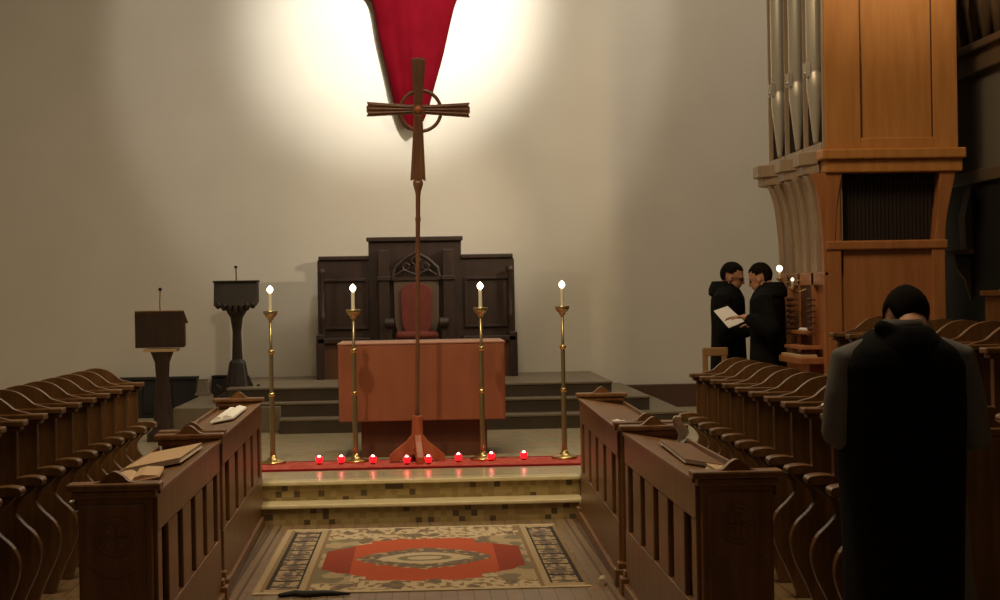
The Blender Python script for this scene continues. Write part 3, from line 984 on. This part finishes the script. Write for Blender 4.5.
# upper case, front panelled in oak
MB().box(.0, W, .0, .05, Z(2.70), 6.2).build('upper_front', M['organ'], t, bevel=.004)
m = MB()
m.box(-.01, .26, -.02, .0, Z(2.70), 6.2).box(W - .19, W, -.02, .0, Z(2.70), 6.2).box(.26, W - .19, -.02, .0, Z(2.70), Z(2.78))
m.build('front_stile', M['organ'], t, bevel=.006)
m = MB().box(.26, .268, -.014, .0, Z(2.79), 6.2).box(W - .198, W - .19, -.014, .0, Z(2.79), 6.2)
m.build('panel_moulding', M['slot'], t)
MB().box(W - .03, W, .05, 2.0, Z(2.7), 6.2).build('upper_side', M['organ'], t)
MB().box(.19, .22, .05, 2.0, Z(2.7), 6.2).build('pipe_back_board', M['grille'], t)
MB().box(.0, W, 1.96, 2.0, Z(2.7), 6.2).build('upper_back', M['organ'], t)
for a in (.0, .62, 1.30, 1.95):
    MB().box(.0, .19, a + .004, a + .026, Z(2.70), 6.2).build('flank_partition', M['grille'], t)
    MB().box(-.025, .012, a - .0, a + .03, Z(2.70), 6.2).build('flank_post', M['organ_pale'], t, bevel=.005)
for a, b in ((.05, .62), (.67, 1.30), (1.35, 1.95)):
    MB().box(-.03, .14, a, b, Z(2.70), Z(2.76)).build('pipe_block', M['organ_pale'], t, bevel=.004)
    yy = a + .17
    for yy, r, mz in ((a + .16, .066, Z(3.30)),):
        pr_ = [(.018, Z(2.76)), (.022, Z(2.78)), (r, mz - .12), (r, mz - .02), (r * .8, mz), (r * .8, mz + .02), (r, mz + .07), (r, 6.0)]
        px = -.028
        p = MB().lathe(pr_, px, yy, 0, 20).build('organ_pipe', M['pipe'], t, smooth=True)
        MB().box(px - r - .012, px - r + .02, yy - r * .7, yy + r * .7, mz + .0, mz + .012).box(px - r - .015, px - r + .02, yy - r * .75, yy - r * .6, mz - .03, mz + .08).box(px - r - .015, px - r + .02, yy + r * .6, yy + r * .75, mz - .03, mz + .08).build('pipe_mouth', M['pipe'], p)

# console candle lamps
for (x, y, z, sz, lb) in ((2.87, 13.45, 1.775, 1.0, 'lit white candle lamp on bracket at the left side of organ console'), (2.94, 13.30, 1.70, .5, 'small lit candle lamp below the larger one on organ console')):
    t = thing('candle_lamp', lb, 'lamp', (x, y, z), 0)
    MB().lathe([(.004, -.055), (.018, -.05), (.03, -.035), (.034, -.03), (.012, -.028)], seg=16).build('bracket_cup', M['brass'], t, smooth=True)
    MB().lathe([(.010, -.03), (.010, .015), (.008, .02)], seg=12).build('candle', M['wax'], t, smooth=True)
    MB().ball((0, 0, .045 if sz == 1 else .03), .024 * sz, .024 * sz, .026 * sz, seg=14).build('flame', M['flame'], t, smooth=True)
    MB().tube([(0, 0, -.05), (.05, .0, -.07), (3.045 - x, 0, -.05)], .006, 8).build('bracket_arm', M['brassdark'], t)
t = booklet(3.01, 13.22, 1.327, .05, .22, 0, 0, 'small white music booklet on organ console ledge', 'paper', th=.02)

# ------------------------------------------------------------------ dark gallery beyond the organ, right
t = thing('organ_chamber', 'shadowy second organ front with pale vertical pipes at far right', 'organ', (4.30, 12.2, 0))
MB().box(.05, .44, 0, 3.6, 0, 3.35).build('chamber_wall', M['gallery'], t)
MB().box(.0, .44, -.02, 3.62, 3.30, 3.50).box(-.04, .44, -.05, 3.65, 3.46, 3.52).build('chamber_moulding', M['gallerywood'], t, bevel=.01)
MB().box(.20, .44, 0, 3.6, 3.52, 6.2).build('chamber_back', M['black'], t)
for k in range(12):
    yy = .15 + k * .29
    MB().lathe([(.03, 3.52), (.085, 3.9), (.085, 6.0)], .10, yy, 0, 16).build('organ_pipe', M['gallerywood'], t, smooth=True)
MB().box(.0, .44, -.01, 3.6, 2.45, 2.55).build('chamber_rail', M['gallerywood'], t, bevel=.008)
MB().box(.03, .05, .2, 3.4, 0, 2.45).build('lower_panel', M['dark'], t)

t = thing('wall_bracket', 'dim wooden bracket shelf fixed to the dark wall right of the organ', 'bracket', (4.33, 13.2, 1.9))
MB().box(-.16, 0, -.12, .12, .0, .04).build('shelf', M['gallerywood'], t, bevel=.005)
MB().prism([(0, 0), (-.13, 0), (-.10, -.12), (-.04, -.20), (0, -.36)], 'y', -.03, .03).build('support', M['gallerywood'], t, bevel=.004)
MB().prism([(0, .04), (-.05, .04), (-.06, .30), (0, .55)], 'y', -.08, .08).build('back_plate', M['gallerywood'], t, bevel=.004)

# cupboard with white sheet beyond the rear row, right edge
t = thing('side_cabinet', 'low wooden cabinet at far right edge beyond the rear stalls', 'cabinet', (4.30, 12.0, .30))
MB().box(-.22, .3, -.3, .12, 0, 1.28).build('body', M['stall'], t, bevel=.008)
MB().box(-.25, .32, -.33, .14, 1.28, 1.32).build('top', M['stall'], t, bevel=.006)
d_ = MB().box(-.18, .26, -.315, -.30, .1, 1.2).build('door', M['stall'], t, bevel=.006)
MB().ball((-.13, -.325, .7), .014, seg=10).build('knob', M['brassdark'], d_, smooth=True)
booklet(4.25, 11.8, 1.62, .30, .12, 0, 0, 'white booklet lying on the low cabinet at right edge', 'paper', th=.02)

# light wooden chair behind the stalls by the two robed people
t = thing('wooden_chair', 'light wooden chair back just left of the two people at the organ', 'chair', (2.50, 14.02, L1), 0)
for sx in (-1, 1):
    MB().box(sx * .08 - .022 - .06, sx * .08 + .022 - .06, .0, .035, 0, .88 - .02 * (sx > 0)).build('leg', M['chairwood'], t, bevel=.006)
    MB().box(sx * .08 - .022 - .06, sx * .08 + .022 - .06, -.42, -.38, 0, .45).build('leg', M['chairwood'], t, bevel=.006)
MB().box(-.16, .05, -.005, .03, .82, .89).build('backrest', M['chairwood'], t, bevel=.008)
MB().box(-.165, .045, -.42, .0, .44, .47).build('seat', M['chairwood'], t, bevel=.008)

# ------------------------------------------------------------------ people


def hand(m, wrist, dirv, up, curl=.5, size=1.0):
    """five fingered hand of capsules: wrist point, pointing direction, back-of-hand normal"""
    d = Vector(dirv).normalized()
    u = Vector(up).normalized()
    u = (u - d * u.dot(d)).normalized()
    s = d.cross(u)
    w0 = Vector(wrist)
    for k in range(4):
        off = (k - 1.5) * .019 * size
        m.tube([w0 + s * off * .6, w0 + d * .085 * size + s * off], [.016 * size, .012 * size], 10)
        ln = [.070, .078, .073, .058][k] * size
        p = w0 + d * .088 * size + s * off
        dd = d
        pts = [p]
        for j in range(3):
            a = curl * (.55 + .25 * j)
            dd = (dd * math.cos(a) - u * math.sin(a)).normalized()
            p = p + dd * ln * [.45, .32, .23][j]
            pts.append(p)
        m.tube(pts, [.0092 * size, .0088 * size, .0082 * size, .0072 * size], 10)
    q = w0 + d * .025 * size - s * .022 * size
    q2 = q + (d * .6 - s * .8).normalized() * .035 * size
    q3 = q2 + (d * .85 - s * .35 - u * .3).normalized() * .03 * size
    q4 = q3 + (d * .9 - u * .4).normalized() * .025 * size
    m.tube([q, q2, q3, q4], [.013 * size, .011 * size, .010 * size, .008 * size], 10)


def head_mesh(m, c, R):
    """head looking along local +x; R: rotation matrix (3x3), c: centre of skull"""
    c = Vector(c)

    def T(p):
        return c + R @ Vector(p)
    q = R.to_quaternion()
    m.ball(T((-.01, 0, .02)), .098, .076, .098, q, 24)         # cranium
    m.ball(T((.028, 0, -.045)), .062, .056, .075, q, 20)       # face
    m.ball(T((.045, 0, -.10)), .032, .032, .026, q, 14)        # chin
    m.tube([T((-.01, -.045, -.075)), T((.04, -.022, -.105))], [.022, .02], 10)
    m.tube([T((-.01, .045, -.075)), T((.04, .022, -.105))], [.022, .02], 10)
    m.tube([T((.082, 0, .005)), T((.102, 0, -.032))], [.010, .015], 10)   # nose
    m.ball(T((.094, 0, -.034)), .016, .018, .011, q, 12)
    m.tube([T((.078, -.045, .012)), T((.086, 0, .012)), T((.078, .045, .012))], .010, 8)  # brow
    m.tube([T((.078, -.022, -.068)), T((.088, 0, -.066)), T((.078, .022, -.068))], .008, 8)  # lips
    for s in (-1, 1):
        m.ball(T((-.005, s * .074, -.028)), .014, .010, .024, q, 12)


def hair_mesh(c, R, low=-.04):
    m = MB()
    c = Vector(c)
    q = R.to_quaternion()
    bm = m.bm
    m.ball((0, 0, 0), 1, seg=28)
    dele = []
    for v in bm.verts:
        x, y, z = v.co
        lim = -.80 if x < -.15 else -.80 + (x + .15) * 1.45      # hairline rises towards the forehead
        lim = min(lim, .38)
        if abs(y) > .72 and x > -.25:
            lim = max(lim, -.22)
        if z < lim:
            dele.append(v)
    bmesh.ops.delete(bm, geom=dele, context='VERTS')
    for v in bm.verts:
        n_ = 1 + .03 * noise.noise(v.co * 7)
        v.co = c + R @ Vector((v.co.x * .102 * n_ - .012, v.co.y * .080 * n_, v.co.z * .102 * n_ + .022))
    return m


def face_bits(c, R, parent, glasses=False):
    c = Vector(c)
    q = R.to_quaternion()
    for s in (-1, 1):
        e = MB().ball(c + R @ Vector((.076, s * .030, -.012)), .011, .011, .008, q, 10).build('eye', M['black'], parent, smooth=True)
    if glasses:
        m = MB()
        for s in (-1, 1):
            pts = [c + R @ Vector((.096, s * .032 + .022 * math.cos(a), -.012 + .017 * math.sin(a))) for a in [2 * PI * k / 16 for k in range(17)]]
            m.tube(pts, .002, 6)
            m.tube([c + R @ Vector((.096, s * .054, -.008)), c + R @ Vector((0, s * .083, -.008))], .002, 6)
        m.tube([c + R @ Vector((.096, -.01, -.01)), c + R @ Vector((.096, .01, -.01))], .002, 6)
        m.build('glasses', M['black'], parent)


def person(name, label, loc, rz, H, head_c, headR, arms, habit, extra=None, vox=.008, glasses=False, shoulders=.19):
    """local +x is the way the body faces. arms: two lists of points shoulder, elbow, wrist + hand dir/up"""
    t = thing(name, label, 'person', loc, rz)
    k = H / 1.72
    m = MB()
    hc = Vector(head_c)
    head_mesh(m, hc, headR)
    nb = Vector((-.02, 0, 1.40 * k))
    m.tube([nb, hc + headR @ Vector((-.03, 0, -.06))], [.060, .052], 14)
    # torso, pelvis
    m.loft([((0, 0, .82 * k), .10, .15), ((0, 0, .92 * k), .11, .165), ((0, 0, 1.05 * k), .10, .145), ((.0, 0, 1.20 * k), .115, .165), ((-.01, 0, 1.32 * k), .10, .155), ((-.015, 0, 1.38 * k), .08, .11), ((-.02, 0, 1.42 * k), .05, .06)], 28)
    for s in (-1, 1):
        m.tube([(0, s * .085, .88 * k), (.015, s * .09, .48 * k), (-.01, s * .09, .09 * k)], [.085, .055, .038], 14)
        m.tube([(-.04, s * .09, .04), (.06, s * .10, .04), (.15, s * .105, .03)], [.036, .036, .028], 12)
        a = arms[0 if s < 0 else 1]
        m.tube([(-.01, s * .11, 1.35 * k), a[0] - Vector((0, 0, .01)), a[1], a[2]], [.045, .042, .036, .026], 14)
        hand(m, a[2], a[3], a[4], a[5])
    m.build('body', M['skin'], t, smooth=True, remesh=vox, smooth_iter=2)
    h = hair_mesh(hc, headR)
    o = h.build('hair', M['hair'], t, smooth=True)
    s_ = o.modifiers.new('thick', 'SOLIDIFY')
    s_.thickness = .012
    face_bits(hc, headR, t, glasses)
    habit(t, k, arms)
    for s in (-1, 1):
        MB().loft([((.05, s * .10, 0), .145, .05, 2.6), ((.05, s * .10, .03), .145, .052, 2.6), ((.03, s * .10, .075), .10, .045, 2.4)], 20).build('shoe', M['black'], t, smooth=True)
    if extra:
        extra(t, k)
    return t


def robe_body(m, k, waist=.17, hemr=.20, hem=.10, cx=0.0, shw=.20, lean=0.0):
    secs = []
    for (z, rx, ry) in ((hem, hemr * .85, hemr), (.35, hemr * .75, hemr * .92), (.70, .155, .205), (.95, .145, .190), (1.10, .140, .185), (1.25, .145, .195), (1.34, .140, .198), (1.40, .115, .165), (1.445, .085, .11), (1.475, .07, .08)):
        secs.append(((cx * max(0, 1 - z), lean * max(0, 1 - z), z * k), rx, ry))
    m.loft(secs, 40)


def fold(o, amp=.012):
    tx = bpy.data.textures.new('folds', 'WOOD')


def black_habit(t, k, arms):
    m = MB()
    robe_body(m, k)
    for s in (-1, 1):
        a = arms[0 if s < 0 else 1]
        sh, el, wr = Vector(a[0]), Vector(a[1]), Vector(a[2])
        m.tube([(-.01, s * .12, 1.365 * k), sh, el], [.075, .078, .072], 16)
        m.tube([el, wr - (wr - el).normalized() * .07], [.072, .060], 16)
        m.ball(el, .076)
    m.build('habit', M['cloth_black'], t, smooth=True, remesh=.011, smooth_iter=4)
    # hood lying on the back and the shoulders
    m = MB()
    m.loft([((-.03, 0, 1.37 * k), .135, .165), ((-.035, 0, 1.42 * k), .125, .14), ((-.045, 0, 1.46 * k), .105, .11), ((-.05, 0, 1.495 * k), .085, .085)], 28)
    m.ball((-.115, 0, 1.41 * k), .05, .085, .06)
    m.build('hood', M['cloth_black'], t, smooth=True, remesh=.010, smooth_iter=3)


def RM(rz, pitch=0, roll=0):
    return (Matrix.Rotation(rz, 3, 'Z') @ Matrix.Rotation(pitch, 3, 'Y') @ Matrix.Rotation(roll, 3, 'X'))


# the listener on the left, facing the organ side
def arm(s, el, wr, d, up, curl, k=1.0):
    return (Vector((-.01, s * .185, 1.345 * k)), Vector(el), Vector(wr), Vector(d), Vector(up), curl)


H1 = 1.66
k1 = H1 / 1.72
person('person', 'person in black hooded habit and glasses facing right, left of the pair', (2.62, 14.38, L1), -.42, H1,
       (.045, 0, 1.535 * k1), RM(.12, .26),
       (arm(-1, (.03, -.25, 1.07 * k1), (.25, -.13, 1.05 * k1), (1, .4, -.1), (0, 0, 1), .5, k1), arm(1, (.02, .25, 1.07 * k1), (.23, .13, 1.08 * k1), (1, -.3, 0), (0, 0, 1), .5, k1)),
       black_habit, glasses=True)
H2 = 1.64
k2 = H2 / 1.72
# the reader on the right, facing left and holding the sheet
person('person', 'person in black habit facing left, seen from behind, pointing at a white sheet', (2.845, 13.82, L1), PI + .30 - .75, H2,
       (.06, 0, 1.535 * k2), RM(-.05, .32),
       (arm(-1, (.05, -.25, 1.10 * k2), (.10, -.12, 1.12 * k2), (1, .2, .1), (0, 0, 1), .35, k2), arm(1, (-.09, .27, 1.10 * k2), (.13, .24, 1.20 * k2), (1, .05, .02), (0, 0, 1), .35, k2)),
       black_habit)

# the sheet
t = thing('music_sheet', 'open folded white sheet held between the two people at the organ', 'paper', (2.53, 13.86, 1.435))
t.rotation_euler = Euler((-.65, .12, -.1))
m = MB()
m.prism([(-.125, .045), (-.012, .110), (.005, -.115)], 'y', -.0015, .0015)
m.prism([(-.012, .110), (.130, -.030), (.005, -.115)], 'y', -.0015, .0015)
m.build('sheet', M['paper'], t)

# the robed figure in the foreground, back turned to the camera
def grey_habit(t, k, arms):
    m = MB()
    secs = []
    for (z, rx, ry, dy) in ((.06, .21, .225, -.045), (.35, .19, .22, -.04), (.70, .165, .205, -.02), (.95, .15, .195, -.01), (1.10, .14, .19, 0), (1.25, .145, .195, 0), (1.34, .14, .19, 0), (1.40, .115, .15, 0), (1.44, .08, .09, 0)):
        secs.append(((0, dy, z * k), rx, ry))
    m.loft(secs, 40)
    for s in (-1, 1):
        a = arms[0 if s < 0 else 1]
        sh, el, wr = Vector(a[0]), Vector(a[1]), Vector(a[2])
        m.tube([(-.01, s * .12, 1.355 * k), sh, (sh + el) / 2, el, wr - (wr - el).normalized() * .05], [.068, .068, .066, .062, .056], 18)
    m.build('habit', M['cloth_grey'], t, smooth=True, remesh=.011, smooth_iter=4)
    # black scapular over it: front and back panels joined at the shoulders
    m = MB()
    secs = []
    for (z, rx, ry) in ((.10, .235, .172), (.40, .215, .178), (.75, .185, .190), (1.0, .168, .204), (1.2, .162, .210), (1.33, .155, .208), (1.38, .135, .182), (1.415, .105, .13), (1.445, .08, .09)):
        secs.append(((0, .008, z * k), rx, ry, 3.2))
    m.loft(secs, 48)
    m.build('scapular', M['cloth_black'], t, smooth=True, remesh=.012, smooth_iter=3)
    m = MB()
    m.loft([((-.02, 0, 1.36 * k), .13, .17), ((-.02, 0, 1.40 * k), .12, .14), ((-.02, 0.0, 1.435 * k), .10, .105), ((-.015, 0, 1.455 * k), .085, .085)], 28)
    m.tube([(-.06, -.075, 1.43 * k), (-.10, 0, 1.41 * k), (-.06, .085, 1.45 * k)], [.022, .03, .028], 12)
    m.build('hood', M['cloth_black'], t, smooth=True, remesh=.010, smooth_iter=3)
    MB().lathe([(.070, 1.43 * k), (.066, 1.475 * k), (.062, 1.475 * k), (.062, 1.43 * k)], -.015, 0, 0, 24).build('collar', M['cloth_grey'], t, smooth=True)


H3 = 1.80
k3 = H3 / 1.72
person('person', 'person in black scapular over grey sleeves, seen from behind, head bowed, nearest camera', (1.622, 5.67, 0), PI / 2 + .02, H3,
       (.135, -.062, 1.535), RM(0, .85),
       (arm(-1, (-.02, -.245, 1.10 * k3), (.22, -.12, 1.02 * k3), (1, .4, 0), (0, 0, 1), .5, k3), arm(1, (-.02, .225, 1.12 * k3), (.22, .10, 1.06 * k3), (1, -.4, 0), (0, 0, 1), .5, k3)),
       grey_habit)
booklet(1.612, 6.0, 1.075, .20, .16, 0, .0, 'open book held by the bowed robed figure in the foreground', 'dark')
